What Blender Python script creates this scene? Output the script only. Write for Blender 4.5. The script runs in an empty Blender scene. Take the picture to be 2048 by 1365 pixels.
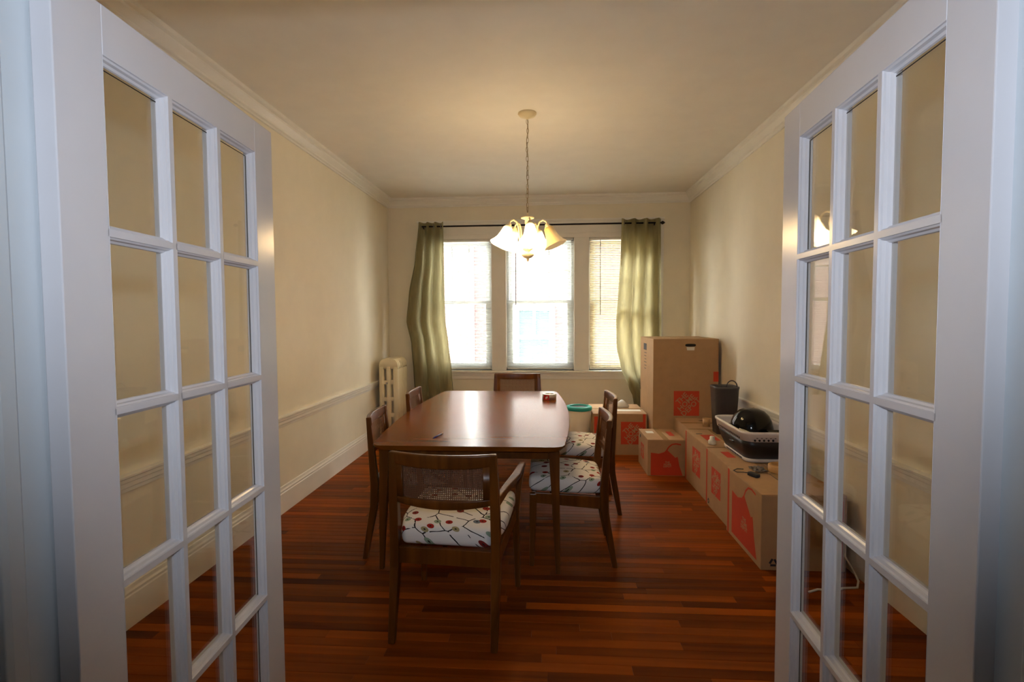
import bpy, bmesh, math, random
from mathutils import Vector, Matrix
random.seed(7)
S = bpy.context.scene
COL = S.collection
PI = math.pi

# ------------------------------------------------------------------ camera
CAM_H = 1.46
YAW, PITCH, ROLL, FPX = 0.06571, 0.04547, 0.00548, 1027.5
fw = Vector((-math.sin(YAW)*math.cos(PITCH), math.cos(YAW)*math.cos(PITCH), -math.sin(PITCH)))
r0 = Vector((math.cos(YAW), math.sin(YAW), 0)); u0 = r0.cross(fw)
rr = r0*math.cos(ROLL) - u0*math.sin(ROLL); uu = u0*math.cos(ROLL) + r0*math.sin(ROLL)
cam_d = bpy.data.cameras.new('camera'); cam = bpy.data.objects.new('camera', cam_d); COL.objects.link(cam)
M = Matrix.Identity(4)
for i in range(3):
    M[i][0], M[i][1], M[i][2] = rr[i], uu[i], -fw[i]
M[2][3] = CAM_H
cam.matrix_world = M
cam_d.sensor_width = 36; cam_d.lens = FPX/2048*36; cam_d.clip_start = .02; cam_d.clip_end = 200
S.camera = cam

# ------------------------------------------------------------------ light & exposure
W = bpy.data.worlds.new('sky'); S.world = W; W.use_nodes = True
bgn = W.node_tree.nodes['Background']
bgn.inputs[0].default_value = (.96, .98, 1.0, 1); bgn.inputs[1].default_value = 34.0
sun = bpy.data.lights.new('sun', 'SUN'); suno = bpy.data.objects.new('sun', sun); COL.objects.link(suno)   # added high sun: makes the yard ground bounce light onto the ceiling
sun.energy = 95; sun.color = (1.0, .96, .90); sun.angle = .03; suno.rotation_euler = (math.radians(30), 0, math.radians(-70)); suno.location = (6, 3, 12)
S.view_settings.view_transform = 'Standard'; S.view_settings.look = 'None'
S.view_settings.exposure = 0.32; S.view_settings.gamma = 1; S.view_settings.use_curve_mapping = False
LAMP_W = .8          # each lit chandelier bulb
LAMP_COL = (1.0, .70, .38)
SHADE_E = 15.5
# the camera's own flash, just above the lens
fl = bpy.data.lights.new('camera_flash', 'SPOT'); flo = bpy.data.objects.new('camera_flash', fl); COL.objects.link(flo)
fl.energy = 41; fl.color = (.80, .88, 1.0); fl.spot_size = math.radians(130); fl.spot_blend = .75; fl.shadow_soft_size = .02
flo.location = (-.015, .03, 1.62)
flo.rotation_euler = (math.radians(90+13), 0, YAW)

# daylight portals in the three window openings (guide sampling only, emit nothing)
for wx0, wx1 in ((-1.48, -.672), (-.492, .350), (.534, 1.33)):
    pd = bpy.data.lights.new('window_portal', 'AREA'); pd.shape = 'RECTANGLE'; pd.size = wx1-wx0; pd.size_y = 1.64
    pd.cycles.is_portal = True
    po = bpy.data.objects.new('window_portal', pd); COL.objects.link(po); po.location = ((wx0+wx1)/2, 6.41+.16, 1.62); po.rotation_euler = (-PI/2, 0, 0)

# ------------------------------------------------------------------ mesh helpers
def lin(h):
    h = h.lstrip('#'); c = [int(h[i:i+2], 16)/255 for i in (0, 2, 4)]
    return tuple(x/12.92 if x <= .04045 else ((x+.055)/1.055)**2.4 for x in c)

class MB:
    def __init__(s): s.v = []; s.f = []; s.sm = []
    def add(s, vs, fs, smooth=False):
        o = len(s.v); s.v += [tuple(p) for p in vs]
        for f in fs: s.f.append(tuple(o+i for i in f)); s.sm.append(smooth)
        return s
    def box(s, x0, x1, y0, y1, z0, z1):
        return s.add([(x0,y0,z0),(x1,y0,z0),(x1,y1,z0),(x0,y1,z0),(x0,y0,z1),(x1,y0,z1),(x1,y1,z1),(x0,y1,z1)],
                     [(0,3,2,1),(4,5,6,7),(0,1,5,4),(1,2,6,5),(2,3,7,6),(3,0,4,7)])
    def loft(s, rings, smooth=False, cap=True, closed=True, loop=False):
        n = len(rings[0]); vs = [p for r in rings for p in r]; fs = []
        R = len(rings)
        for i in range(R if loop else R-1):
            j = (i+1) % R
            for k in range(n if closed else n-1):
                l = (k+1) % n
                fs.append((i*n+k, i*n+l, j*n+l, j*n+k))
        if cap and not loop:
            fs.append(tuple(reversed(range(n)))); fs.append(tuple((R-1)*n+k for k in range(n)))
        return s.add(vs, fs, smooth)
    def bar(s, pts, smooth=False):
        """square section loft: pts = [(centre, wx, wy)] rising along z"""
        return s.loft([[(c[0]-a/2,c[1]-b/2,c[2]),(c[0]+a/2,c[1]-b/2,c[2]),(c[0]+a/2,c[1]+b/2,c[2]),(c[0]-a/2,c[1]+b/2,c[2])] for c,a,b in pts], smooth)
    def lathe(s, prof, seg=24, c=(0,0,0), smooth=True, cap=True):
        rings = [[(c[0]+r*math.cos(2*PI*k/seg), c[1]+r*math.sin(2*PI*k/seg), c[2]+z) for k in range(seg)] for r, z in prof]
        return s.loft(rings, smooth, cap)
    def tube(s, path, rad, seg=8, loop=False, smooth=True):
        P = [Vector(p) for p in path]; n = len(P); rings = []
        prev = None
        for i in range(n):
            if loop: t = P[(i+1) % n]-P[i-1]
            else: t = P[min(i+1, n-1)]-P[max(i-1, 0)]
            t.normalize()
            a = prev if prev is not None else (Vector((0,0,1)) if abs(t.z) < .9 else Vector((1,0,0)))
            a = (a - t*a.dot(t)).normalized(); b = t.cross(a); prev = a
            r = rad[i] if isinstance(rad, (list, tuple)) else rad
            rings.append([tuple(P[i]+a*(r*math.cos(2*PI*k/seg))+b*(r*math.sin(2*PI*k/seg))) for k in range(seg)])
        return s.loft(rings, smooth, cap=not loop, loop=loop)
    def prism(s, prof, a0, a1, axis):
        """extrude a 2-D polygon along 'x' (prof=(y,z)), 'y' (prof=(x,z)) or 'z' (prof=(x,y))"""
        def P(p, a): return {'x': (a,p[0],p[1]), 'y': (p[0],a,p[1]), 'z': (p[0],p[1],a)}[axis]
        return s.loft([[P(p, a0) for p in prof], [P(p, a1) for p in prof]])
    def mesh(s, name):
        me = bpy.data.meshes.new(name); me.from_pydata(s.v, [], s.f)
        bm = bmesh.new(); bm.from_mesh(me); bmesh.ops.recalc_face_normals(bm, faces=bm.faces); bm.to_mesh(me); bm.free()
        me.polygons.foreach_set('use_smooth', s.sm)
        return me
    def build(s, name, mat, parent=None, bevel=0, seg=2, smooth_angle=True):
        return obj(name, s.mesh(name), mat, parent, bevel, seg)

def obj(name, me, mat, parent=None, bevel=0, seg=2):
    o = bpy.data.objects.new(name, me); COL.objects.link(o)
    if mat is not None: me.materials.clear(); me.materials.append(mat)
    if parent is not None: o.parent = parent
    if bevel:
        m = o.modifiers.new('edge', 'BEVEL'); m.width = bevel; m.segments = seg; m.limit_method = 'ANGLE'; m.angle_limit = .6
    return o
def rbox(sx, sy, sz, r, seg=3, crown=0.0, cuts=0):
    """rounded box mesh centred on x,y with base at z=0; crown raises the middle of the top"""
    bm = bmesh.new(); bmesh.ops.create_cube(bm, size=1)
    for v in bm.verts: v.co = Vector((v.co.x*sx, v.co.y*sy, (v.co.z+.5)*sz))
    if cuts: bmesh.ops.subdivide_edges(bm, edges=[e for e in bm.edges if abs(e.verts[0].co.z-e.verts[1].co.z) < 1e-6], cuts=cuts, use_grid_fill=True)
    ed = [e for e in bm.edges if len(e.link_faces) == 2 and e.calc_face_angle(0) > .5]
    bmesh.ops.bevel(bm, geom=ed, offset=r, segments=seg, profile=.5, affect='EDGES')
    if crown:
        for v in bm.verts:
            if v.co.z > sz*.5:
                v.co.z += crown*(1-(2*v.co.x/sx)**2)*(1-(2*v.co.y/sy)**2)
    for f in bm.faces: f.smooth = True
    me = bpy.data.meshes.new('rounded'); bm.to_mesh(me); bm.free(); return me
def empty(name, loc=(0,0,0), rz=0):
    o = bpy.data.objects.new(name, None); COL.objects.link(o); o.location = loc; o.rotation_euler = (0,0,rz); o.empty_display_size = .1; return o
def tag(o, label=None, cat=None, group=None, kind=None):
    if label: o['label'] = label
    if cat: o['category'] = cat
    if group: o['group'] = group
    if kind: o['kind'] = kind
    return o
def struct(o, label=None): o['kind'] = 'structure'; (label and tag(o, label)); return o
def text_mesh(body, size, depth=.0006, align='CENTER', shear=0):
    cu = bpy.data.curves.new('lettering', 'FONT'); cu.body = body; cu.size = size; cu.extrude = depth/2; cu.align_x = align; cu.align_y = 'CENTER'
    cu.space_line = .82; cu.offset = size*.018; cu.resolution_u = 2
    t = bpy.data.objects.new('lettering', cu); COL.objects.link(t)
    dg = bpy.context.evaluated_depsgraph_get(); dg.update()
    me = bpy.data.meshes.new_from_object(t.evaluated_get(dg)); bpy.data.objects.remove(t); bpy.data.curves.remove(cu)
    return me

# ------------------------------------------------------------------ materials
class NT:
    def __init__(s, name):
        s.m = bpy.data.materials.new(name); s.m.use_nodes = True; s.t = s.m.node_tree; s.p = s.t.nodes['Principled BSDF']; s.out = s.t.nodes['Material Output']
    def n(s, typ, **kw):
        nd = s.t.nodes.new(typ)
        for k, v in kw.items(): setattr(nd, k, v)
        return nd
    def l(s, a, b): s.t.links.new(a, b)
    def coord(s, kind='Object', scale=(1,1,1)):
        tc = s.n('ShaderNodeTexCoord'); mp = s.n('ShaderNodeMapping'); mp.inputs['Scale'].default_value = scale
        s.l(tc.outputs[kind], mp.inputs[0]); return mp.outputs[0]
    def ramp(s, fac, stops):
        r = s.n('ShaderNodeValToRGB'); e = r.color_ramp.elements
        while len(e) < len(stops): e.new(.5)
        for i, (p, c) in enumerate(stops): e[i].position = p; e[i].color = (*c, 1)
        s.l(fac, r.inputs[0]); return r.outputs[0]
    def math(s, op, a, b=None, c=None):
        m = s.n('ShaderNodeMath', operation=op)
        for i, x in enumerate((a, b, c)):
            if x is None: continue
            if isinstance(x, (int, float)): m.inputs[i].default_value = x
            else: s.l(x, m.inputs[i])
        return m.outputs[0]
    def mix(s, fac, a, b, blend='MIX'):
        m = s.n('ShaderNodeMix', data_type='RGBA', blend_type=blend)
        for i, x in ((0, fac), (6, a), (7, b)):
            if isinstance(x, (int, float)): m.inputs[i].default_value = x
            elif isinstance(x, tuple): m.inputs[i].default_value = (*x, 1)
            else: s.l(x, m.inputs[i])
        return m.outputs[2]
    def bump(s, h, st, dist=.002):
        b = s.n('ShaderNodeBump'); b.inputs['Strength'].default_value = st; b.inputs['Distance'].default_value = dist
        s.l(h, b.inputs['Height']); s.l(b.outputs[0], s.p.inputs['Normal'])
def plain(name, col, rough=.5, metal=0, var=.06, scale=6, bump=0, bscale=60, spec=None, coat=0):
    t = NT(name); c = lin(col) if isinstance(col, str) else col
    ns = t.n('ShaderNodeTexNoise'); ns.inputs['Scale'].default_value = scale; ns.inputs['Detail'].default_value = 4
    t.l(t.coord(), ns.inputs[0])
    t.l(t.ramp(ns.outputs[0], [(.3, tuple(x*(1-var) for x in c)), (.7, tuple(min(1, x*(1+var)) for x in c))]), t.p.inputs['Base Color'])
    t.p.inputs['Roughness'].default_value = rough; t.p.inputs['Metallic'].default_value = metal
    if spec is not None: t.p.inputs['Specular IOR Level'].default_value = spec
    if coat: t.p.inputs['Coat Weight'].default_value = coat; t.p.inputs['Coat Roughness'].default_value = .08
    if bump:
        n2 = t.n('ShaderNodeTexNoise'); n2.inputs['Scale'].default_value = bscale; n2.inputs['Detail'].default_value = 3
        t.l(t.coord(), n2.inputs[0]); t.bump(n2.outputs[0], bump)
    return t.m
def wood(name, c0, c1, axis='x', rough=.3, scale=1.0, tone=None, coat=0, spec=.5, bump=.05):
    t = NT(name); sc = {'x': (1.2, 22, 22), 'y': (22, 1.2, 22), 'z': (22, 22, 1.2)}[axis]
    co = t.coord('Object', tuple(v*scale for v in sc))
    ns = t.n('ShaderNodeTexNoise'); ns.inputs['Scale'].default_value = 1; ns.inputs['Detail'].default_value = 6; ns.inputs['Distortion'].default_value = .6
    fac = None
    if tone:
        at = t.n('ShaderNodeAttribute', attribute_name=tone)
        ad = t.n('ShaderNodeVectorMath', operation='ADD'); cm = t.n('ShaderNodeCombineXYZ')
        t.l(t.math('MULTIPLY', at.outputs['Fac'], 57.0), cm.inputs[0]); t.l(t.math('MULTIPLY', at.outputs['Fac'], 31.0), cm.inputs[1])
        t.l(co, ad.inputs[0]); t.l(cm.outputs[0], ad.inputs[1]); t.l(ad.outputs[0], ns.inputs[0])
        fac = t.math('ADD', t.math('MULTIPLY', ns.outputs[0], .55), t.math('MULTIPLY', at.outputs['Fac'], .5))
    else:
        t.l(co, ns.inputs[0]); fac = ns.outputs[0]
    lo, hi = (.22, .85) if tone else (.3, .7)
    t.l(t.ramp(fac, [(lo, lin(c0)), (hi, lin(c1))]), t.p.inputs['Base Color'])
    t.p.inputs['Roughness'].default_value = rough; t.p.inputs['Specular IOR Level'].default_value = spec
    if coat: t.p.inputs['Coat Weight'].default_value = coat; t.p.inputs['Coat Roughness'].default_value = .12
    if bump: t.bump(ns.outputs[0], bump, .001)
    return t.m
def glass_pane(name, tint=(.97, .98, .97)):
    t = NT(name); t.t.nodes.remove(t.p)
    lw = t.n('ShaderNodeLayerWeight'); lw.inputs[0].default_value = .5
    f = t.math('ADD', t.math('MULTIPLY', t.math('POWER', lw.outputs['Facing'], 5.0), .9), .045)
    tr = t.n('ShaderNodeBsdfTransparent'); tr.inputs[0].default_value = (*tint, 1)
    gl = t.n('ShaderNodeBsdfGlossy'); gl.inputs['Roughness'].default_value = .015
    mx = t.n('ShaderNodeMixShader'); t.l(f, mx.inputs[0]); t.l(tr.outputs[0], mx.inputs[1]); t.l(gl.outputs[0], mx.inputs[2]); t.l(mx.outputs[0], t.out.inputs[0])
    return t.m
def cloth(name, c, transl=.45, scale=900):
    t = NT(name); t.t.nodes.remove(t.p); c = lin(c)
    ns = t.n('ShaderNodeTexNoise'); ns.inputs['Scale'].default_value = 40; t.l(t.coord('Object', (1, 1, .15)), ns.inputs[0])
    col = t.ramp(ns.outputs[0], [(.3, tuple(x*.9 for x in c)), (.7, tuple(x*1.08 for x in c))])
    d = t.n('ShaderNodeBsdfDiffuse'); tl = t.n('ShaderNodeBsdfTranslucent'); mx = t.n('ShaderNodeMixShader'); mx.inputs[0].default_value = transl
    t.l(col, d.inputs[0]); t.l(col, tl.inputs[0]); t.l(d.outputs[0], mx.inputs[1]); t.l(tl.outputs[0], mx.inputs[2]); t.l(mx.outputs[0], t.out.inputs[0])
    return t.m
def seat_fabric():
    t = NT('branch_print_fabric'); tc0 = t.n('ShaderNodeTexCoord')
    sp = t.n('ShaderNodeSeparateXYZ'); t.l(tc0.outputs['Object'], sp.inputs[0]); cb = t.n('ShaderNodeCombineXYZ')
    t.l(t.math('MULTIPLY_ADD', sp.outputs[2], .75, sp.outputs[0]), cb.inputs[0]); t.l(t.math('ADD', sp.outputs[1], sp.outputs[2]), cb.inputs[1])
    class _O: outputs = {'Object': cb.outputs[0]}
    tc = _O
    ns = t.n('ShaderNodeTexNoise'); ns.inputs['Scale'].default_value = 9; t.l(tc.outputs['Object'], ns.inputs[0])
    sub = t.n('ShaderNodeVectorMath', operation='MULTIPLY_ADD'); t.l(ns.outputs['Color'], sub.inputs[0]); sub.inputs[1].default_value = (.035,)*3; t.l(tc.outputs['Object'], sub.inputs[2])
    def vor(feat, scale, vec, rnd=1.0):
        v = t.n('ShaderNodeTexVoronoi', voronoi_dimensions='2D', feature=feat); v.inputs['Scale'].default_value = scale; v.inputs['Randomness'].default_value = rnd; t.l(vec, v.inputs['Vector']); return v
    base = lin('#E6E1DC'); ink = lin('#241a17')
    e = vor('DISTANCE_TO_EDGE', 8.5, sub.outputs[0]).outputs['Distance']
    n3 = t.n('ShaderNodeTexNoise'); n3.inputs['Scale'].default_value = 16; t.l(tc.outputs['Object'], n3.inputs[0])
    line = t.math('MULTIPLY', t.math('LESS_THAN', e, .024), t.math('GREATER_THAN', n3.outputs[0], .43))
    c = t.mix(line, base, ink)
    d = vor('F1', 13.0, tc.outputs['Object'], .8)
    dot = t.math('LESS_THAN', d.outputs['Distance'], .225)
    sep = t.n('ShaderNodeSeparateColor'); t.l(d.outputs['Color'], sep.inputs[0])
    keep = t.math('MULTIPLY', dot, t.math('LESS_THAN', sep.outputs[1], .72))
    rc = t.n('ShaderNodeValToRGB'); rc.color_ramp.interpolation = 'CONSTANT'; el = rc.color_ramp.elements
    for i, (p, h) in enumerate(((0, '#9c2219'), (.42, '#8fa088'), (.66, '#a3946a'), (.8, '#7d2320'), (.93, '#6d7682'))):
        if i > 1: el.new(p)
        el[i].position = p; el[i].color = (*lin(h), 1)
    t.l(sep.outputs[0], rc.inputs[0])
    c = t.mix(keep, c, rc.outputs[0])
    core = t.math('MULTIPLY', t.math('LESS_THAN', d.outputs['Distance'], .06), t.math('LESS_THAN', sep.outputs[1], .72))
    c = t.mix(core, c, ink)
    t.l(c, t.p.inputs['Base Color']); t.p.inputs['Roughness'].default_value = .85; t.p.inputs['Specular IOR Level'].default_value = .2
    return t.m
def brick_mat():
    t = NT('red_brick'); br = t.n('ShaderNodeTexBrick')
    sw = t.n('ShaderNodeSeparateXYZ'); cb = t.n('ShaderNodeCombineXYZ'); tc = t.n('ShaderNodeTexCoord')
    t.l(tc.outputs['Object'], sw.inputs[0]); t.l(sw.outputs[0], cb.inputs[0]); t.l(sw.outputs[2], cb.inputs[1]); t.l(cb.outputs[0], br.inputs[0])
    br.inputs['Scale'].default_value = 1; br.inputs['Brick Width'].default_value = .21; br.inputs['Row Height'].default_value = .075; br.inputs['Mortar Size'].default_value = .008
    br.inputs['Color1'].default_value = (*lin('#342220'), 1); br.inputs['Color2'].default_value = (*lin('#2e1d1c'), 1); br.inputs['Mortar'].default_value = (*lin('#3b3633'), 1)
    t.l(br.outputs[0], t.p.inputs['Base Color']); t.p.inputs['Roughness'].default_value = .9
    return t.m
def emit_shade(name, e, col):
    """frosted glass shade: glows most round the bulb, least at the neck"""
    t = NT(name); t.p.inputs['Base Color'].default_value = (*lin(col), 1); t.p.inputs['Roughness'].default_value = .35
    tc = t.n('ShaderNodeTexCoord'); sp = t.n('ShaderNodeSeparateXYZ'); t.l(tc.outputs['Object'], sp.inputs[0])
    mr = t.n('ShaderNodeMapRange', interpolation_type='SMOOTHSTEP'); t.l(sp.outputs[2], mr.inputs[0])
    mr.inputs[1].default_value = .0; mr.inputs[2].default_value = -.085; mr.inputs[3].default_value = e*.06; mr.inputs[4].default_value = e
    t.p.inputs['Emission Color'].default_value = (1, .72, .38, 1); t.l(mr.outputs[0], t.p.inputs['Emission Strength'])
    return t.m

MT = {}
MT['wall'] = plain('cream_wall_paint', '#EFE5CE', .55, var=.02, bump=.05, bscale=120)
MT['ceil'] = plain('ceiling_paint', '#F3EDE2', .7, var=.02)
MT['trim'] = plain('trim_paint', '#F2EDE2', .35, var=.02)
MT['door'] = plain('glossy_white_door_paint', '#DEDCE0', .22, var=.02, bump=.04, bscale=90)
MT['jamb'] = plain('white_jamb_paint', '#D3DADF', .3, var=.02)
MT['pane'] = glass_pane('clear_glass')
MT['putty'] = plain('dark_putty', '#2b2622', .8)
MT['plank'] = wood('orange_oak_floor', '#451b03', '#a8510e', 'x', .45, .7, tone='tone', spec=.06)
MT['sub'] = plain('dark_subfloor', '#1c0c05', .8)
MT['table'] = wood('table_walnut_top', '#683608', '#74400b', 'x', .24, .25, coat=.0, spec=.10, bump=0)
MT['chair'] = wood('chair_walnut', '#4a2709', '#744213', 'z', .3, .8, coat=0, spec=.3)
MT['cane'] = plain('woven_cane', '#6b452c', .6)
MT['fabric'] = seat_fabric()
MT['curtain'] = cloth('sage_green_curtain', '#A69E7A', .5)
MT['iron'] = plain('black_iron', '#17110e', .4, metal=.6)
MT['rad'] = plain('radiator_enamel', '#E4D5B4', .35, var=.03)
MT['dark'] = plain('painted_hole_shade', '#15110d', .9)  # flat dark colour painted in for the shade inside holes
MT['fix'] = plain('chandelier_cream_enamel', '#E9D9B0', .35)
MT['shade_on'] = emit_shade('lit_frosted_shade', SHADE_E, '#EAD9A8')
MT['shade_off_glow'] = emit_shade('unlit_shade_painted_glow', .25, '#D8B56E')  # bulb off; faint emission painted in for light from the neighbouring shades
MT['chain'] = plain('chain_cream', '#9c8a66', .4, metal=.3)
MT['card'] = plain('cardboard', '#B28C62', .8, var=.05, scale=14)
MT['tape'] = plain('clear_packing_tape', '#B08F64', .15, var=.02)
MT['orange'] = plain('orange_print', '#C43C19', .75)
MT['ink'] = plain('black_print', '#2a2a30', .7)
MT['paper'] = plain('white_paper', '#E3DCCB', .7)
MT['bin'] = plain('grey_bin_plastic', '#4c4a4b', .45)
MT['binwhite'] = plain('white_bin_plastic', '#E2D3BC', .4)
MT['teal'] = plain('teal_plastic', '#2FA79A', .35)
MT['basketw'] = plain('white_basket_plastic', '#E3DAD8', .35)
MT['basketb'] = plain('black_basket_rubber', '#1c1c1c', .4)
MT['black'] = plain('glossy_black', '#060606', .10, spec=.35)
MT['smoke'] = plain('matte_dark_grey', '#2c2a28', .35)
MT['tan'] = plain('tan_plastic', '#C99A62', .4)
MT['blind'] = cloth('white_blind_slat', '#CFCFC9', .25)
MT['blindc'] = cloth('cream_blind_slat', '#DCCFB0', .22)
MT['brick'] = brick_mat()
MT['outwhite'] = plain('outdoor_white_paint', '#E9ECEB', .6)
MT['outglass'] = plain('dark_window_glass', '#2a3436', .3, spec=.12)
MT['ground'] = plain('pale_bounce_ground', '#c9c6bd', .9)  # kept pale to bounce daylight indoors; this ground is out of view
MT['silver'] = plain('silver_wrap', '#B7AFA6', .2, metal=.5)
MT['red'] = plain('red_plastic', '#B3201A', .35)
MT['blue'] = plain('blue_plastic', '#27357f', .3)
MT['white'] = plain('white_plastic', '#E6E3DC', .4)
MT['hall'] = plain('hall_wall_paint', '#D9D6CE', .6)

# ------------------------------------------------------------------ setting: room shell
XL, XR, YF, YB, ZC = -1.985, 1.751, .81, 6.41, 2.95
YH = .69                                   # hall face of the door wall
OX0, OX1, OZ = -.862, .700, 2.055           # door opening
struct(MB().box(XL-.1, XL, YH, YB+.15, -.05, ZC+.05).build('wall_left', MT['wall']))
struct(MB().box(XR, XR+.1, YH, YB+.15, -.05, ZC+.05).build('wall_right', MT['wall']))
struct(MB().box(XL-.1, XR+.1, YH, YB+.15, ZC, ZC+.05).build('ceiling', MT['ceil']))
WIN = [(-1.48, -.672), (-.492, .350), (.534, 1.33)]; WZ0, WZ1 = .800, 2.440
b = MB()
b.box(XL, XR, YB, YB+.15, -.05, WZ0); b.box(XL, XR, YB, YB+.15, WZ1, ZC)
xs = [XL]+[v for w in WIN for v in w]+[XR]
for i in range(0, len(xs), 2): b.box(xs[i], xs[i+1], YB, YB+.15, WZ0, WZ1)
struct(b.build('wall_back', MT['wall']))
b = MB(); b.box(XL, OX0, YH, YF, -.05, ZC); b.box(OX1, XR, YH, YF, -.05, ZC); b.box(OX0, OX1, YH, YF, OZ, ZC)
struct(b.build('wall_front', MT['wall']))
# floor boards: rows of narrow strips running left to right
floor = MB().box(XL, XR, YH, YB, -.05, -.0185).build('floor', MT['sub']); struct(floor)
def plank(x0, x1, y0, y1, tone, acc=None):
    g = .0004; e = .0012
    pr = [(y0+g, -.0184), (y1-g, -.0184), (y1-g, -e), (y1-g-e, 0), (y0+g+e, 0), (y0+g, -e)]
    m = acc[0] if acc else MB()
    n0 = len(m.f); m.prism(pr, x0+g, x1-g, 'x'); k = len(m.f)-n0
    if acc: acc[1].extend([tone]*k); return
    me = m.mesh('plank'); a = me.attributes.new('tone', 'FLOAT', 'FACE'); a.data.foreach_set('value', [tone]*k)
    obj('plank', me, MT['plank'], floor)
far = (MB(), []); near = (MB(), []); nb = 0; BW = .057
rows = []; y = YH
while y < YB-.001:
    rows.append((y, min(y+BW, YB))); y += BW
rng = random.Random(11)
for (ya, yb) in rows:
    x = XL; first = True
    while x < XR-.01:
        L = rng.uniform(.35, 1.9)*(rng.random() if first else 1); first = False
        L = max(L, .18); x1 = x+L
        if XR-x1 < .2: x1 = XR
        tone = min(1, max(0, rng.gauss(.45, .20)))
        if ya < 1.25: plank(x, x1, ya, yb, tone, near)
        elif nb < 292: plank(x, x1, ya, yb, tone); nb += 1
        else: plank(x, x1, ya, yb, tone, far)
        x = x1
for acc, nm in ((far, 'far_planks'), (near, 'threshold_planks')):
    me = acc[0].mesh(nm); a = me.attributes.new('tone', 'FLOAT', 'FACE'); a.data.foreach_set('value', acc[1])
    o = obj(nm, me, MT['plank'], floor); o['kind'] = 'stuff'

# mouldings
def crown_prof(x, s):   # s=+1 projects to +
    p = [(0, 2.842), (.012, 2.842), (.014, 2.855), (.026, 2.862), (.028, 2.875), (.058, 2.905), (.060, 2.918), (.078, 2.926), (.080, 2.95), (0, 2.95)]
    return [(x+s*a, z) for a, z in p]
struct(MB().prism(crown_prof(XL, 1), YF, YB, 'y').build('trim_1', MT['trim']), 'cream crown moulding along the left wall')
struct(MB().prism(crown_prof(XR, -1), YF, YB, 'y').build('trim_2', MT['trim']), 'cream crown moulding along the right wall')
struct(MB().prism(crown_prof(YB, -1), XL, XR, 'x').build('trim_3', MT['trim']), 'cream crown moulding above the windows')
def base_prof(x, s):
    return [(x+s*a, z) for a, z in [(0, 0), (.018, 0), (.018, .150), (.014, .156), (.016, .170), (.010, .180), (.008, .198), (0, .200)]]
struct(MB().prism(base_prof(XL, 1), YF, YB, 'y').build('baseboard_left', MT['trim']))
struct(MB().prism(base_prof(XR, -1), YF, YB, 'y').build('baseboard_right', MT['trim']))
struct(MB().prism(base_prof(YB, -1), XL, XR, 'x').build('baseboard_back', MT['trim']))
def rail_prof(x, s):
    return [(x+s*a, z) for a, z in [(0, .644), (.008, .646), (.010, .664), (.016, .668), (.017, .690), (.022, .695), (.024, .712), (.032, .718), (.032, .728), (0, .732)]]
struct(MB().prism(rail_prof(XL, 1), YF, YB, 'y').build('trim_4', MT['trim']), 'cream chair rail along the left wall')
struct(MB().prism(rail_prof(XR, -1), YF, YB, 'y').build('trim_5', MT['trim']), 'cream chair rail along the right wall')

# window casing, stool and apron
c = MB(); CX0, CX1 = -1.594, 1.431
c.box(CX0, WIN[0][0], YB-.02, YB, .80, 2.66); c.box(WIN[2][1], CX1, YB-.02, YB, .80, 2.66)
c.box(WIN[0][0], WIN[2][1], YB-.02, YB, WZ1, 2.66)
c.box(CX0-.01, CX1+.01, YB-.032, YB, 2.642, 2.668)
c.box(WIN[0][0]-.02, WIN[2][1]+.02, YB-.027, YB, 2.492, 2.508)
for a, b_ in ((WIN[0][1], WIN[1][0]), (WIN[1][1], WIN[2][0])): c.box(a, b_, YB-.02, YB, .80, WZ1)
struct(c.build('trim_6', MT['trim'], bevel=.003), 'cream casing boards framing the three windows')
s = MB().box(CX0-.03, CX1+.03, YB-.055, YB+.06, .772, .800); s.box(CX0, CX1, YB-.022, YB, .730, .772); s.box(CX0, CX1, YB-.014, YB, .690, .730)
struct(s.build('trim_7', MT['trim'], bevel=.004), 'cream window stool and apron below the windows')

def window(n, x0, x1):
    w = struct(empty('window_%d' % n, ((x0+x1)/2, YB+.07, WZ0)))
    w['label'] = ['white double-hung window beside the radiator corner', 'white double-hung window between the two others', 'white double-hung window behind the tall box side'][n-1]
    h = (x1-x0)/2; T = WZ1-WZ0; mr = 1.655-WZ0
    f = MB(); f.box(-h, -h+.035, -.03, .07, 0, T); f.box(h-.035, h, -.03, .07, 0, T); f.box(-h, h, -.03, .07, T-.035, T); f.box(-h, h, -.03, .07, 0, .03)
    f.build('frame', MT['outwhite'], w)
    i = h-.035
    for nm, z0, z1, yy in (('lower_sash', .03, mr+.02, -.005), ('upper_sash', mr-.02, T-.035, .035)):
        s = MB(); s.box(-i, -i+.045, yy-.016, yy+.016, z0, z1); s.box(i-.045, i, yy-.016, yy+.016, z0, z1)
        s.box(-i+.045, i-.045, yy-.016, yy+.016, z0, z0+(.06 if nm[0] == 'l' else .04)); s.box(-i+.045, i-.045, yy-.016, yy+.016, z1-.04, z1)
        so = s.build(nm, MT['outwhite'], w)
        gx = i-.045; g0, g1 = z0+.05, z1-.04
        if nm[0] == 'u':
            for k in (-1, 1): MB().box(k*gx/3-.009, k*gx/3+.009, yy-.012, yy+.012, g0, g1).build('muntin', MT['outwhite'], so)
            zm = (g0+g1)/2+.02; MB().box(-gx, gx, yy-.011, yy+.011, zm-.009, zm+.009).build('muntin', MT['outwhite'], so)
            for k in range(3):
                for (a, b_) in ((g0, zm), (zm, g1)):
                    MB().box(-gx+k*2*gx/3, -gx+(k+1)*2*gx/3, yy-.0015, yy+.0015, a, b_).build('pane', MT['pane'], so)
        else: MB().box(-gx, gx, yy-.0015, yy+.0015, g0, g1).build('pane', MT['pane'], so)
for i, (a, b_) in enumerate(WIN): window(i+1, a, b_)

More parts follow.
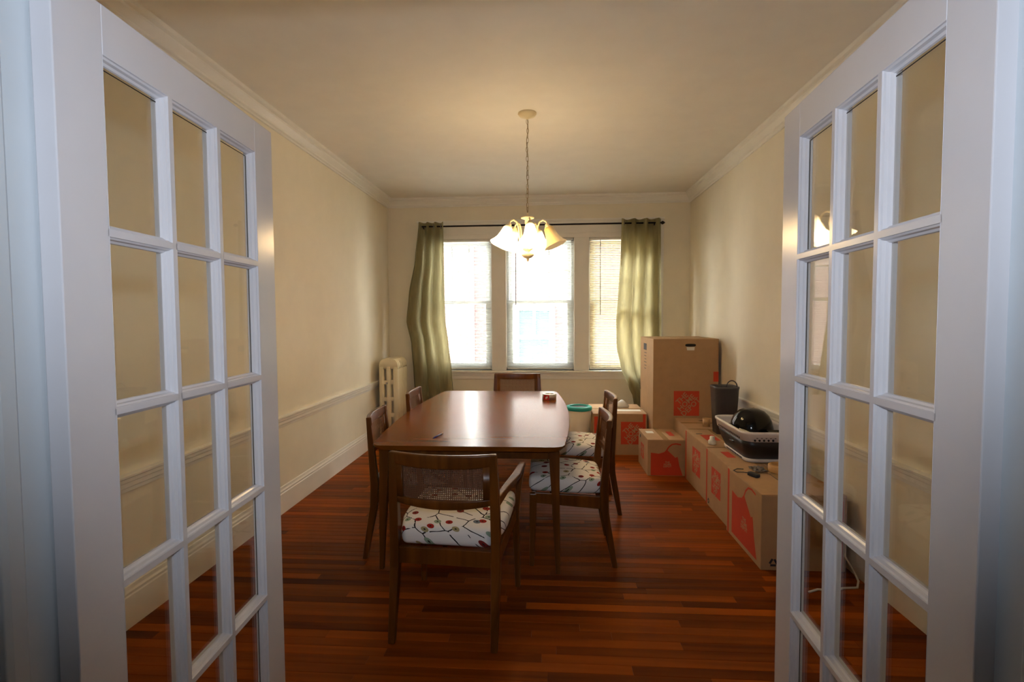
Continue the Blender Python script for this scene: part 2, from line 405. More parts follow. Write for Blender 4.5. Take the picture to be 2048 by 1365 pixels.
def blind(x0, x1, tilt, wand, label, mat):
    r = tag(empty('venetian_blind', ((x0+x1)/2, YB+.022, WZ0)), label, 'blind', 'blinds in the three windows')
    h = (x1-x0)/2-.012; T = WZ1-WZ0
    MB().box(-h, h, -.016, .014, T-.030, T-.002).build('head_rail', MT['white'], r, bevel=.002)
    MB().box(-h, h, -.012, .012, .012, .030).build('bottom_rail', MT['white'], r, bevel=.003)
    ct, st = math.cos(tilt), math.sin(tilt); m = MB(); prof = []
    for k in range(5):
        a = -.0125+.025*k/4; cz = .0018*(1-(a/.0125)**2); prof.append((a*ct-cz*st, a*st+cz*ct))
    up = [(-h, p[0], p[1]) for p in prof]; dn = [(h, p[0], p[1]) for p in prof]
    m.loft([up, dn], True, cap=False, closed=False)
    me = m.mesh('slat'); z = .042; P = .0212
    while z < T-.035:
        o = obj('slat', me, None, r); o.location = (0, 0, z); z += P
    me.materials.append(mat)
    for k in (-.72, 0, .72):
        MB().box(k*h-.0006, k*h+.0006, -.0135, -.0125, .02, T-.02).build('ladder_cord', MT['white'], r)
    if wand: MB().tube([(wand, -.026, T-.03), (wand, -.027, T-.95)], .004, 6).build('tilt_wand', MT['smoke'], r)
blind(*WIN[0], math.radians(1), None, 'white venetian blind lit pale, next to the green curtain by the radiator', MT['blind'])
blind(*WIN[1], math.radians(1), -.30, 'widest white venetian blind in the middle window behind the chandelier', MT['blind'])
blind(*WIN[2], math.radians(48), -.26, 'cream closed venetian blind with dark tilt wand, beside the tall box', MT['blindc'])

# outside: brick house across the way
fy = YB+5.2
fac = tag(MB().box(-9, 9, fy, fy+.4, -4, 5.4).build('brick_house', MT['brick']), 'red brick house facade seen through the blinds', 'building')
def far_window(cx, cz, w, h):
    o = MB(); t = .12
    o.box(cx-w/2-t, cx-w/2, fy-.07, fy, cz-h/2-t, cz+h/2+t); o.box(cx+w/2, cx+w/2+t, fy-.07, fy, cz-h/2-t, cz+h/2+t)
    o.box(cx-w/2, cx+w/2, fy-.07, fy, cz+h/2, cz+h/2+t); o.box(cx-w/2, cx+w/2, fy-.10, fy, cz-h/2-t, cz-h/2)
    o.box(cx-w/2, cx+w/2, fy-.06, fy, cz-.04, cz+.04); o.box(cx-.03, cx+.03, fy-.05, fy, cz, cz+h/2)
    fo = o.build('window', MT['outwhite'], fac)
    MB().box(cx-w/2, cx+w/2, fy-.03, fy-.005, cz-h/2, cz+h/2).build('pane', MT['outglass'], fo)
far_window(-.26, 1.02, .68, 1.20); far_window(-4.4, 1.02, .95, 1.35); far_window(3.6, 1.02, .95, 1.35)
MB().tube([(-1.68, fy-.08, -4), (-1.68, fy-.08, 5.3)], .07, 10).build('downpipe', MT['outwhite'], fac)
struct(MB().box(-12, 12, YB+.4, fy+.1, -1.3, -1.2).build('ground', MT['ground']))  # unseen; raised to throw more light up through the windows

# hall around the camera (never in view): floor, walls and ceiling
h = MB(); h.box(-2.4, -2.3, -2.6, YH, 0, ZC); h.box(2.1, 2.2, -2.6, YH, 0, ZC); h.box(-2.4, 2.2, -2.7, -2.6, 0, ZC)
h.box(-2.4, XL-.1, YH, YH+.08, 0, ZC); h.box(XR+.1, 2.2, YH, YH+.08, 0, ZC)
struct(h.build('wall_hall', MT['hall']))
struct(MB().box(-2.4, 2.2, -2.7, YH, ZC, ZC+.05).build('ceiling_hall', MT['ceil']))
struct(MB().box(-2.4, 2.2, -2.7, YH, -.05, 0).build('floor_hall', MT['plank']))

# door jamb with stops
def jamb(x, s, nm, lab):
    m = MB(); m.prism([(x, YH-.005), (x+s*.012, YH-.005), (x+s*.012, YF+.018), (x, YF+.018)], 0, OZ, 'z')
    m.prism([(x+s*.012, YF-.088), (x+s*.019, YF-.084), (x+s*.022, YF-.074), (x+s*.022, YF-.052), (x+s*.018, YF-.046), (x+s*.012, YF-.044)], 0, OZ, 'z')
    struct(m.build(nm, MT['jamb'], bevel=.0015), lab)
jamb(OX0, 1, 'trim_8', 'white door jamb with stop beside the left french door'); jamb(OX1, -1, 'trim_9', 'white door jamb with stop beside the right french door')
m = MB().box(OX0, OX1, YH-.005, YF+.006, OZ-.012, OZ); struct(m.build('trim_10', MT['jamb']), 'white head jamb over the doorway')
# casing on the hall side and the room side
for nm, ya, yb in (('trim_11', YH-.02, YH), ('trim_12', YF, YF+.02)):
    m = MB(); m.box(OX0-.11, OX0-.006, ya, yb, 0, OZ+.11); m.box(OX1+.006, OX1+.11, ya, yb, 0, OZ+.11); m.box(OX0-.006, OX1+.006, ya, yb, OZ+.004, OZ+.11)
    struct(m.build(nm, MT['jamb'], bevel=.004), 'white casing around the doorway, %s side' % ('hall' if nm[-1] == '1' else 'room'))

# french doors
DW, DT, DZ0, DZ1, ST = .770, .036, .012, 2.043, .106
BARZ = [1.6235-.338*i for i in range(4)]; GTOP, GBOT = 1.9505, .2715
def french_door(n, hx, hy, ang, side, label):
    """leaf runs from the hinge along +y; local x>0 points away from the opening (into the leaf thickness)"""
    d = struct(empty('door_%d' % n, (hx, hy, 0), -ang)); d['label'] = label
    sx = -1 if side == 'L' else 1
    def B(x0, x1, y0, y1, z0, z1): a, b_ = sorted((sx*x0, sx*x1)); return MB().box(a, b_, y0, y1, z0, z1)
    B(0, DT, 0, ST, DZ0, DZ1).build('hinge_stile', MT['door'], d, .002)
    B(0, DT, DW-ST, DW, DZ0, DZ1).build('lock_stile', MT['door'], d, .002)
    B(0, DT, ST, DW-ST, GTOP, DZ1).build('top_rail', MT['door'], d, .0015)
    B(0, DT, ST, DW-ST, DZ0, GBOT).build('bottom_rail', MT['door'], d, .0015)
    gd = .021; fl_, sl = .007, .0095
    op = DW-2*ST; ys = [ST, ST+op/3, ST+2*op/3, DW-ST]; zs = [GBOT]+BARZ[::-1]+[GTOP]
    # sticking profile (half): depth from face, half-width
    half = [(0, fl_), (.0035, fl_+.0006), (.006, fl_+.004), (.013, fl_+.0055), (.0165, fl_+.0095), (gd, fl_+.0105), (gd, fl_+.0105), (DT, fl_+.004)]
    ring = [(a, w) for a, w in half]+[(a, -w) for a, w in reversed(half)]
    for y in ys[1:-1]:
        MB().prism([(sx*a, y+w) for a, w in ring], GBOT, GTOP, 'z').build('muntin_bar', MT['door'], d)
    for z in zs[1:-1]:
        for k in range(3):
            a0 = ys[k]+(fl_ if k else 0); a1 = ys[k+1]-(fl_ if k < 2 else 0)
            MB().prism([(sx*a, z+w) for a, w in ring], a0-.004, a1+.004, 'y').build('muntin_bar', MT['door'], d)
    # moulded stop round the outer frame
    edge = [(0, 0), (.0035, .0006), (.006, .004), (.013, .0055), (.0165, .0095), (gd, .0105), (gd, 0)]
    m = MB()
    m.prism([(sx*(a+.0002), ys[0]+w) for a, w in edge], GBOT, GTOP, 'z'); m.prism([(sx*(a+.0002), ys[3]-w) for a, w in edge], GBOT, GTOP, 'z')
    m.prism([(sx*(a+.0002), GTOP-w) for a, w in edge], ys[0], ys[3], 'y'); m.prism([(sx*(a+.0002), GBOT+w) for a, w in edge], ys[0], ys[3], 'y')
    m.build('glazing_bead', MT['door'], d)
    pu = MB()
    for i in range(3):
        for j in range(5):
            y0, y1, z0, z1 = ys[i]+.006, ys[i+1]-.006, zs[j]+.006, zs[j+1]-.006
            B(gd+.0005, gd+.0035, y0, y1, z0, z1).build('pane', MT['pane'], d)
            e = .0065
            for (a0, a1, b0, b1) in ((y0+.009, y0+.009+.0022, z0+.011, z1-.011), (y1-.009-.0022, y1-.009, z0+.011, z1-.011), (y0+.011, y1-.011, z1-.0112, z1-.0095)):
                q = sorted((sx*(gd-.0008), sx*(gd+.0003))); pu.box(q[0], q[1], a0, a1, b0, b1)
    pu.build('putty_line', MT['putty'], d)
french_door(1, -.8101, .8160, -.0606, 'L', 'white fifteen-pane french door standing open beside the radiator-side wall')
french_door(2, .6595, .8160, .0532, 'R', 'white fifteen-pane french door standing open in front of the cardboard boxes')

# ------------------------------------------------------------------ dining table
TX, TY, TL, TZ = -.445, 3.915, 2.18, .74
tb = tag(empty('dining_table', (TX, TY, 0), .0), 'long boat-shaped walnut dining table with a glossy worn top', 'table')
def table_half(yy):  # half width at distance yy from centre
    return .545+.072*(1-(yy/(TL/2))**2)
def table_stations(y0, y1):
    L = TL/2; cr = .06; ys = [y0+(y1-y0)*k/14 for k in range(15)]
    for e in (.001, .004, .009, .016, .025, .036, .048, .06):
        ys += [y for y in (-L+e, L-e) if y0 < y < y1]
    out = []
    for y in sorted(set(round(v, 5) for v in ys)):
        w = table_half(y); e = L-abs(y)
        if e < cr: w -= cr-math.sqrt(max(0, cr*cr-(cr-e)**2))
        out.append((y, w))
    return out
for (a, b_) in ((-TL/2, -.105), (-.1042, .500), (.5008, TL/2)):
    m = MB()
    m.loft([[(-w+.017, y, TZ-.026), (w-.017, y, TZ-.026), (w, y, TZ-.010), (w, y, TZ-.003), (w-.003, y, TZ), (-w+.003, y, TZ), (-w, y, TZ-.003), (-w, y, TZ-.010)] for y, w in table_stations(a, b_)])
    m.build('top_panel', MT['table'], tb)
for (x0, x1, y0, y1) in ((-.47, .47, -.99, -.968), (-.47, .47, .968, .99), (-.485, -.463, -.97, .97), (.463, .485, -.97, .97)):
    MB().box(x0, x1, y0, y1, TZ-.095, TZ-.0265).build('apron', MT['chair'], tb, .002)
for sx in (-1, 1):
    for sy in (-1, 1):
        MB().bar([((sx*.512, sy*1.035, 0), .026, .026), ((sx*.500, sy*1.018, .40), .044, .044), ((sx*.490, sy*1.000, TZ-.0268), .062, .062)]).build('leg', MT['chair'], tb, .004)
# ------------------------------------------------------------------ chairs
def shift_ring(path_yz, z):
    for (y0, z0), (y1, z1) in zip(path_yz, path_yz[1:]):
        if z0 <= z <= z1: return y0+(y1-y0)*(z-z0)/(z1-z0)
    return path_yz[-1][0]
CHZ = .864
REAR = [(-.245, 0), (-.185, .33), (-.180, .46), (-.212, CHZ)]
def chair_meshes(arm):
    ms = {}; hw = .234 if arm else .222; fwx = .250 if arm else .225; FY = .30 if arm else .235
    for s, nm in ((-1, 'rl'), (1, 'rr')):
        ms[nm] = MB().bar([((s*hw, -.245, 0), .030, .030), ((s*hw, -.185, .33), .042, .046), ((s*hw, -.180, .46), .042, .048), ((s*(hw-.002), -.198, .70), .040, .036), ((s*(hw-.006), -.212, CHZ), .034, .026)]).mesh('leg')
        if arm:
            ms['f'+nm] = MB().bar([((s*(fwx+.014), FY+.012, 0), .026, .026), ((s*(fwx+.006), FY, .40), .036, .040), ((s*(fwx+.022), FY+.004, .55), .028, .034), ((s*(fwx+.040), FY+.010, .665), .030, .030)]).mesh('leg')
        else:
            ms['f'+nm] = MB().bar([((s*fwx, FY+.006, 0), .026, .026), ((s*fwx, FY-.004, .40), .040, .042), ((s*fwx, FY-.004, .435), .040, .042)]).mesh('leg')
    R = {}
    R['seat_rail'] = [MB().box(-hw+.02, hw-.02, -.196, -.172, .345, .420).mesh('seat_rail'),
                      MB().box(-fwx+.02, fwx-.02, FY-.022, FY+.004, .375, .438).mesh('seat_rail')]
    for s in (-1, 1):
        y0, y1 = -.178, FY-.012
        m = MB(); q = []
        for (y, zb, zt, x) in ((y0, .345, .420, hw), (y1, .378, .440, fwx)):
            q.append([(s*x-.011, y, zb), (s*x+.011, y, zb), (s*x+.011, y, zt), (s*x-.011, y, zt)])
        m.loft(q); R['seat_rail'].append(m.mesh('seat_rail'))
    ms['rails'] = R['seat_rail']
    sw = (2*fwx+.012); sd = FY+.205
    cu = rbox(sw, sd, .088, .032, 4, crown=.022, cuts=6)
    for v in cu.vertices:      # follow the taper of the frame and the slope of the rails
        t_ = (v.co.y+sd/2)/sd; tz = hw-.028+(fwx+.006-hw+.028)*min(1, t_*3) if t_ < .34 else fwx+.006
        v.co.x *= tz/(fwx+.006); v.co.y += (FY-.183)/2+.0105; v.co.z += .422+.022*t_
    ms['cushion'] = cu
    # bowed back
    NB = 12; bx = hw-.012
    def bow(x): return -.030*(1-(x/bx)**2)
    def strip(z0f, z1f, th, x0=-bx, x1=bx):
        rings = []
        for k in range(NB+1):
            x = x0+(x1-x0)*k/NB; z0, z1 = z0f(x), z1f(x)
            y0, y1 = shift_ring(REAR, z0)+bow(x), shift_ring(REAR, z1)+bow(x)
            rings.append([(x, y0-th/2, z0), (x, y0+th/2, z0), (x, y1+th/2, z1), (x, y1-th/2, z1)])
        return MB().loft(rings, True)
    ms['top_rail'] = strip(lambda x: CHZ-.066+.012*(abs(x)/bx)**3, lambda x: CHZ-.004+.004*(x/bx)**2, .026, -bx-.02, bx+.02).mesh('top_rail')
    ms['bottom_rail'] = strip(lambda x: .612+.020*(x/bx)**2, lambda x: .652+.010*(x/bx)**2, .024).mesh('bottom_rail')
    ms['side'] = [strip(lambda x: .640, lambda x: CHZ-.05, .022, a, b_).mesh('back_frame') for a, b_ in ((-bx, -bx+.038), (bx-.038, bx))]
    # woven cane: crossing strips
    cm = MB(); z0, z1 = .645, CHZ-.055; x0, x1 = -bx+.03, bx-.03; p = .0085; wd = .0048; yo = .006
    n = int((x1-x0)/p)
    for k in range(n+1):
        x = x0+k*p
        P = [(x+dx, shift_ring(REAR, z)+bow(x)+yo, z) for z in (z0, z1) for dx in (-wd/2, wd/2)]
        cm.add([P[0], P[1], P[3], P[2]], [(0, 1, 2, 3)])
    m_ = int((z1-z0)/p)
    for k in range(m_+1):
        z = z0+k*p; row = []
        for j in range(NB+1):
            x = x0+(x1-x0)*j/NB
            row += [(x, shift_ring(REAR, z-wd/2)+bow(x)+yo+.0008, z-wd/2), (x, shift_ring(REAR, z+wd/2)+bow(x)+yo+.0008, z+wd/2)]
        cm.add(row, [(2*j, 2*j+1, 2*j+3, 2*j+2) for j in range(NB)])
    ms['cane'] = cm.mesh('cane_panel')
    if arm:
        ms['arms'] = []
        for s in (-1, 1):
            path = [(s*(hw+.004), -.192, .640), (s*(hw+.020), -.06, .655), (s*(fwx+.034), .12, .668), (s*(fwx+.042), FY+.015, .676)]
            wd_ = [(.022, .050), (.030, .034), (.044, .024), (.034, .022)]
            rings = [[(c_[0]-a/2, c_[1], c_[2]-b_/2), (c_[0]+a/2, c_[1], c_[2]-b_/2), (c_[0]+a/2, c_[1], c_[2]+b_/2), (c_[0]-a/2, c_[1], c_[2]+b_/2)] for c_, (a, b_) in zip(path, wd_)]
            ms['arms'].append(MB().loft(rings).mesh('armrest'))
    return ms
CM = {True: chair_meshes(True), False: chair_meshes(False)}
def chair(arm, loc, rz, label):
    ms = CM[arm]; r = tag(empty('dining_armchair' if arm else 'dining_chair', (loc[0], loc[1], 0), rz), label, 'chair', 'matching cane-back chairs round the table')
    for k in ('rl', 'rr', 'frl', 'frr'): obj('leg', ms[k], MT['chair'], r, .005)
    for m in ms['rails']: obj('seat_rail', m, MT['chair'], r, .003)
    obj('top_rail', ms['top_rail'], MT['chair'], r, .006, 3); obj('bottom_rail', ms['bottom_rail'], MT['chair'], r, .004)
    for m in ms['side']: obj('back_frame', m, MT['chair'], r)
    o = obj('cane_panel', ms['cane'], MT['cane'], r); o['kind'] = 'stuff'; o['label'] = 'open woven cane back panel'
    o = obj('seat_cushion', ms['cushion'], MT['fabric'], r); o['label'] = 'white cushion printed with dark branches and red and green dots'
    for m in ms.get('arms', []): obj('armrest', m, MT['chair'], r, .006, 3)
def face(ax, ay): return math.atan2(ay, ax)-PI/2
chair(True, (-.442, 2.435), -math.radians(4.5), 'walnut cane-back armchair at the near table end, its back turned to the doorway')
chair(True, (-.300, 5.245), PI+.02, 'walnut cane-back armchair at the far table end below the windows')
chair(False, (.155, 3.190), math.radians(90), 'walnut side chair next to the near table leg, its dotted seat in full view')
chair(False, (.290, 3.985), math.radians(92), 'walnut side chair on the box side of the table, beside the teal-lidded bin')
chair(False, (-.880, 3.250), -math.radians(84), 'walnut side chair on the wall side of the table, closer to the doorway')
chair(False, (-.885, 4.190), -math.radians(88), 'walnut side chair on the wall side of the table, closer to the radiator')

# ------------------------------------------------------------------ things on the table
t = tag(empty('tape_roll', (.030, 4.50, TZ), .25), 'roll of packing tape in red and silver wrap standing on the table', 'tape roll')
b = MB(); seg = 28; ro, ri, hh = .062, .040, .050
b.loft([[(r*math.cos(2*PI*k/seg), r*math.sin(2*PI*k/seg), z) for k in range(seg)] for r, z in ((ro, .001), (ro, hh), (ri, hh), (ri, .001))], True, loop=True)
b.build('roll', MT['silver'], t)
b = MB(); a0, a1 = math.radians(205), math.radians(255)
rg = []
for k in range(7):
    a = a0+(a1-a0)*k/6; rg.append([((ro+.0008)*math.cos(a), (ro+.0008)*math.sin(a), z) for z in (.003, hh-.002)]+[((ro+.0016)*math.cos(a), (ro+.0016)*math.sin(a), z) for z in (hh-.002, .003)])
b.loft(rg); b.build('wrapper_label', MT['red'], t)
m = MB().box(-.004, .004, -.0005, .0005, -.008, .008); m.box(-.014, -.006, -.0005, .0005, -.016, .002); o = m.build('wrapper_print', MT['white'], t)
a = math.radians(238); o.location = ((ro+.003)*math.cos(a), (ro+.003)*math.sin(a), .028); o.rotation_euler = (0, 0, a+PI/2)
pn = tag(empty('pen', (-.655, 3.065, TZ), math.radians(-12)), 'blue ballpoint pen lying on the table near the armchair', 'pen')
MB().tube([(0, -.070, .005), (0, .045, .005)], .0048, 10).build('barrel', MT['blue'], pn)
MB().tube([(0, .045, .005), (0, .072, .005)], [.0048, .0042], 10).build('clip_end', MT['silver'], pn)
MB().tube([(0, -.070, .005), (0, -.084, .005)], [.0045, .001], 8).build('tip', MT['ink'], pn)

# ------------------------------------------------------------------ chandelier
CHX, CHY = -.131, 3.82
ch = tag(empty('chandelier', (CHX, CHY, 0)), 'cream five-arm chandelier with bell glass shades hanging over the table', 'chandelier')
MB().lathe([(.004, 2.905), (.012, 2.912), (.030, 2.918), (.058, 2.930), (.068, 2.944), (.068, 2.950)], 32).build('canopy', MT['fix'], ch)
lk = MB().tube([(.0075*math.cos(2*PI*k/14), 0, .020*math.sin(2*PI*k/14)) for k in range(14)], .0016, 6, loop=True).mesh('chain_link')
z = 2.890; k = 0
while z > 2.235:
    o = obj('chain_link', lk, MT['chain'], ch); o.location = (.003*math.sin(k*.7), 0, z); o.rotation_euler = (0, 0, (k % 2)*PI/2+.35); z -= .0335; k += 1
MB().tube([(.006*math.sin(i*.8), .005*math.cos(i*.9), 2.91-.71*i/24) for i in range(25)], .0022, 6).build('cord', MT['chain'], ch)
MB().lathe([(.006, 2.230), (.008, 2.212), (.046, 2.200), (.050, 2.194), (.046, 2.189), (.020, 2.180), (.020, 2.150), (.014, 2.140), (.012, 2.05), (.016, 1.99), (.036, 1.975), (.038, 1.962), (.016, 1.950), (.014, 1.938), (.044, 1.928), (.046, 1.920), (.030, 1.905), (.010, 1.896), (.007, 1.880), (.001, 1.872)], 28).build('centre_column', MT['fix'], ch)
TIL = math.radians(23)
arm_me = MB().tube([(.020, 0, 1.975), (.045, 0, 1.985), (.062, 0, 2.02), (.068, 0, 2.07), (.074, 0, 2.12), (.088, 0, 2.158), (.112, 0, 2.172), (.136, 0, 2.160), (.150, 0, 2.135)], .0062, 10).mesh('arm')
sh = MB(); seg = 30
prof = [(.026, 0), (.034, -.008), (.038, -.030), (.043, -.060), (.052, -.090), (.066, -.118), (.080, -.136), (.086, -.144)]
rg = []
for (r, zz) in prof+[(r-.003, zz-.0005) for r, zz in reversed(prof)]:
    fl_ = 1 if r < .06 else 0
    rg.append([((r*(1+(.03 if not fl_ else 0)*math.cos(12*PI*k/seg)))*math.cos(2*PI*k/seg), (r*(1+(.03 if not fl_ else 0)*math.cos(12*PI*k/seg)))*math.sin(2*PI*k/seg), zz) for k in range(seg)])
sh.loft(rg, True, cap=False)
sh_me = sh.mesh('glass_shade'); sh_me2 = sh_me.copy()
sock_me = MB().lathe([(.004, .030), (.014, .026), (.018, .012), (.026, .004), (.026, -.006)], 18).mesh('socket_cup')
bulb_me = MB().lathe([(.011, -.006), (.012, -.030), (.020, -.050), (.024, -.068), (.020, -.086), (.010, -.096), (.001, -.099)], 16).mesh('bulb')
t_ = NT('bulb_glow'); t_.p.inputs['Emission Color'].default_value = (1, .74, .42, 1); t_.p.inputs['Emission Strength'].default_value = 12; t_.p.inputs['Base Color'].default_value = (.9, .9, .85, 1); MT['bulb_on'] = t_.m
MT['bulb_off'] = plain('bulb_unlit', '#E8E2D2', .2)
bulb_me2 = bulb_me.copy()
for i, a in enumerate((-82, -10, 62, 134, 206)):
    a = math.radians(a); on = (i != 1)
    o = obj('arm', arm_me, MT['fix'], ch); o.location = (0, 0, 0); o.rotation_euler = (0, 0, a)
    base = Matrix.Rotation(a, 4, 'Z') @ Matrix.Translation((.152, 0, 2.118)) @ Matrix.Rotation(-TIL, 4, 'Y')
    for nm, me, mat in (('socket_cup', sock_me, MT['fix']), ('glass_shade', sh_me if on else sh_me2, MT['shade_on'] if on else MT['shade_off_glow']), ('bulb', bulb_me if on else bulb_me2, MT['bulb_on'] if on else MT['bulb_off'])):
        o = obj(nm, me, mat, ch); o.matrix_local = base
        if nm == 'glass_shade': o['label'] = 'glowing frosted bell shade' if on else 'amber frosted bell shade, bulb off, faint glow painted in'
    if on:
        ld = bpy.data.lights.new('bulb_light', 'POINT'); ld.energy = LAMP_W; ld.color = LAMP_COL; ld.shadow_soft_size = .03
        lo = bpy.data.objects.new('bulb_light', ld); COL.objects.link(lo); lo.parent = ch; lo.matrix_local = base @ Matrix.Translation((0, 0, -.155))

# ------------------------------------------------------------------ curtains and rod
RY, RZ = YB-.11, 2.585
rd = tag(empty('curtain_rod', (0, RY, RZ)), 'thin black curtain rod with pointed finial above the windows', 'curtain rod')
MB().tube([(-1.52, 0, 0), (1.365, 0, 0)], .010, 12).build('pole', MT['iron'], rd)
for s, x in ((1, 1.365),):
    pf = [(.012, 0), (.014, .006), (.008, .012), (.020, .022), (.022, .034), (.012, .050), (.001, .062)]
    m = MB().lathe(pf, 14).build('finial', MT['iron'], rd); m.location = (x, 0, 0); m.rotation_euler = (0, s*PI/2, 0)
for x in (-1.50, .03, 1.30):
    m = MB().box(x-.006, x+.006, 0, .09, -.028, -.016); m.box(x-.008, x+.008, .084, .0895, -.06, .02); m.box(x-.006, x+.006, -.008, .008, -.028, -.009); m.build('bracket', MT['iron'], rd)
def curtain(name, rows, folds, amp, label, grommets, ph=0):
    """rows: (z, x_left, x_right, dy) from top to bottom"""
    r = tag(empty('curtain', (0, RY, 0)), label, 'curtain', 'sage green curtains')
    NU, NV = 96, 40; zt, zb = rows[0][0], rows[-1][0]; rings = []
    for j in range(NV+1):
        z = zt+(zb-zt)*j/NV
        for p, q in zip(rows, rows[1:]):
            if q[0] <= z <= p[0]:
                t_ = (p[0]-z)/(p[0]-q[0]); s_ = t_*t_*(3-2*t_)*.5+t_*.5
                xl, xr, dy = (p[i]+(q[i]-p[i])*s_ for i in (1, 2, 3)); break
        v = j/NV; ring = []
        for i in range(NU+1):
            u = i/NU; w = u+.035*math.sin(2*PI*u*1.7+2.2*v+ph)*v*(1-u)*u*4
            a = amp*(1-.35*v)*math.sin(2*PI*folds*w+ph)+.012*v*math.sin(2*PI*(folds*.5*u)+5*v+ph)
            x = xl+(xr-xl)*u + .012*math.cos(2*PI*folds*w+ph)*(.4+v)
            ring.append((x, dy-a, z))
        rings.append(ring)
    me = MB().loft(rings, True, cap=False, closed=False).mesh('fabric_panel')
    obj('fabric_panel', me, MT['curtain'], r)
    for gx in grommets:
        pts = [(gx, .026*math.cos(2*PI*k/18), RZ+.026*math.sin(2*PI*k/18)) for k in range(18)]
        MB().tube(pts, .0045, 6, loop=True).build('grommet', MT['silver'], r)
curtain('l', [(2.635, -1.565, -1.245, 0), (2.20, -1.615, -1.240, 0), (1.75, -1.70, -1.235, -.01), (1.42, -1.735, -1.225, -.02), (1.15, -1.68, -1.19, -.02), (.80, -1.66, -1.15, -.02), (.06, -1.62, -1.10, -.02)], 3.3, .045,
        'sage green curtain hanging beside the radiator', [-1.53, -1.45, -1.37, -1.28])
curtain('r', [(2.635, .905, 1.385, 0), (2.25, .895, 1.39, 0), (1.75, .865, 1.395, -.005), (1.40, .840, 1.40, -.01), (1.10, .845, 1.40, -.02), (.86, .895, 1.40, -.03), (.62, .985, 1.42, -.04), (.50, 1.04, 1.42, -.03), (.07, 1.12, 1.43, 0)], 3.4, .05,
        'sage green curtain tucked behind the tall cardboard box', [.94, 1.06, 1.18, 1.34], 1.1)

# ------------------------------------------------------------------ radiator
rt = tag(empty('radiator', (-1.815, 5.80, 0)), 'cream cast-iron column radiator in the corner beside the curtain', 'radiator')
def rad_section():
    m = MB(); w = .228; d = .052; zt = .995
    xs = [-w/2, -w/2+.062, -w/2+.086, -w/2+.142, -w/2+.166, w/2]
    for (a, b_) in ((xs[0], xs[1]), (xs[2], xs[3]), (xs[4], xs[5])):
        cx, rx = (a+b_)/2, (b_-a)/2
        m.loft([[(cx+rx*math.copysign(abs(math.cos(2*PI*k/16))**.6, math.cos(2*PI*k/16)), d/2+d/2*math.copysign(abs(math.sin(2*PI*k/16))**.6, math.sin(2*PI*k/16)), z) for k in range(16)] for z in (.07, .90)], True)
    for (z0, z1) in ((.06, .12), (.325, .355), (.51, .54), (.705, .735)):
        m.box(xs[0]+.03, xs[5]-.03, .003, d-.003, z0-.008, z1+.008)
    out = []
    for k in range(17):
        a = PI*k/16; c_, s_ = math.cos(a), math.sin(a)
        out.append((w/2*math.copysign(abs(c_)**.6, c_), .875+.120*s_**.75))
    m.loft([[(x*.97, 0.004, z-.004 if z > .88 else z) for x, z in out], [(x, .014, z) for x, z in out], [(x, d-.014, z) for x, z in out], [(x*.97, d-.004, z-.004 if z > .88 else z) for x, z in out]], True)
    return m.mesh('section')
rs = rad_section()
MB().box(-.075, .075, .060, .385, .10, .93).build('core', MT['rad'], rt)  # added inner block, stops the view through so the slots stay dark
for k in range(7):
    o = obj('section', rs, MT['rad'], rt); o.location = (0, k*.057, 0)
for (x, y) in ((-.085, .026), (.085, .026), (-.085, .368), (.085, .368)):
    MB().bar([((x, y, 0), .045, .045), ((x, y, .075), .030, .035)]).build('foot', MT['rad'], rt, .004)
v = MB().tube([(-.012, .004, .715), (-.012, -.020, .715)], .006, 8).build('bleed_valve', MT['silver'], rt); MB().lathe([(.004, -.012), (.011, -.010), (.011, .010), (.004, .012)], 12, (-.012, -.024, .715)).build('valve_knob', MT['silver'], v)

# ------------------------------------------------------------------ cardboard boxes
def place(me, name, mat, parent, origin, ux, uz):
    """flat print: local x -> ux, local y -> uz on a box face"""
    ux, uz = Vector(ux), Vector(uz); n = ux.cross(uz)
    o = obj(name, me, mat, parent); Mx = Matrix.Identity(4)
    for i in range(3): Mx[i][0], Mx[i][1], Mx[i][2], Mx[i][3] = ux[i], uz[i], n[i], origin[i]
    o.matrix_local = Mx; return o
LOGO = text_mesh('THE\nHOME\nDEPOT', .30)          # unit logo lettering
def logo(parent, c, ux, uz, size):
    """orange square with diagonal lettering, printed on a box face"""
    n = Vector(ux).cross(Vector(uz)); c = Vector(c)
    sq = MB().box(-size/2, size/2, -size/2, size/2, 0, .0006).mesh('printed_square')
    p = place(sq, 'printed_square', MT['orange'], parent, c+n*.0002, ux, uz)
    o = obj('lettering', LOGO, MT['card'], p); k = size*.98
    o.matrix_local = Matrix.Translation((-.0*size, .02*size, .0011)) @ Matrix.Rotation(PI/4, 4, 'Z') @ Matrix.Diagonal((k*1.0, k, 1, 1))
def poly(pts, name): return MB().prism(pts, 0, .0006, 'z').mesh(name)
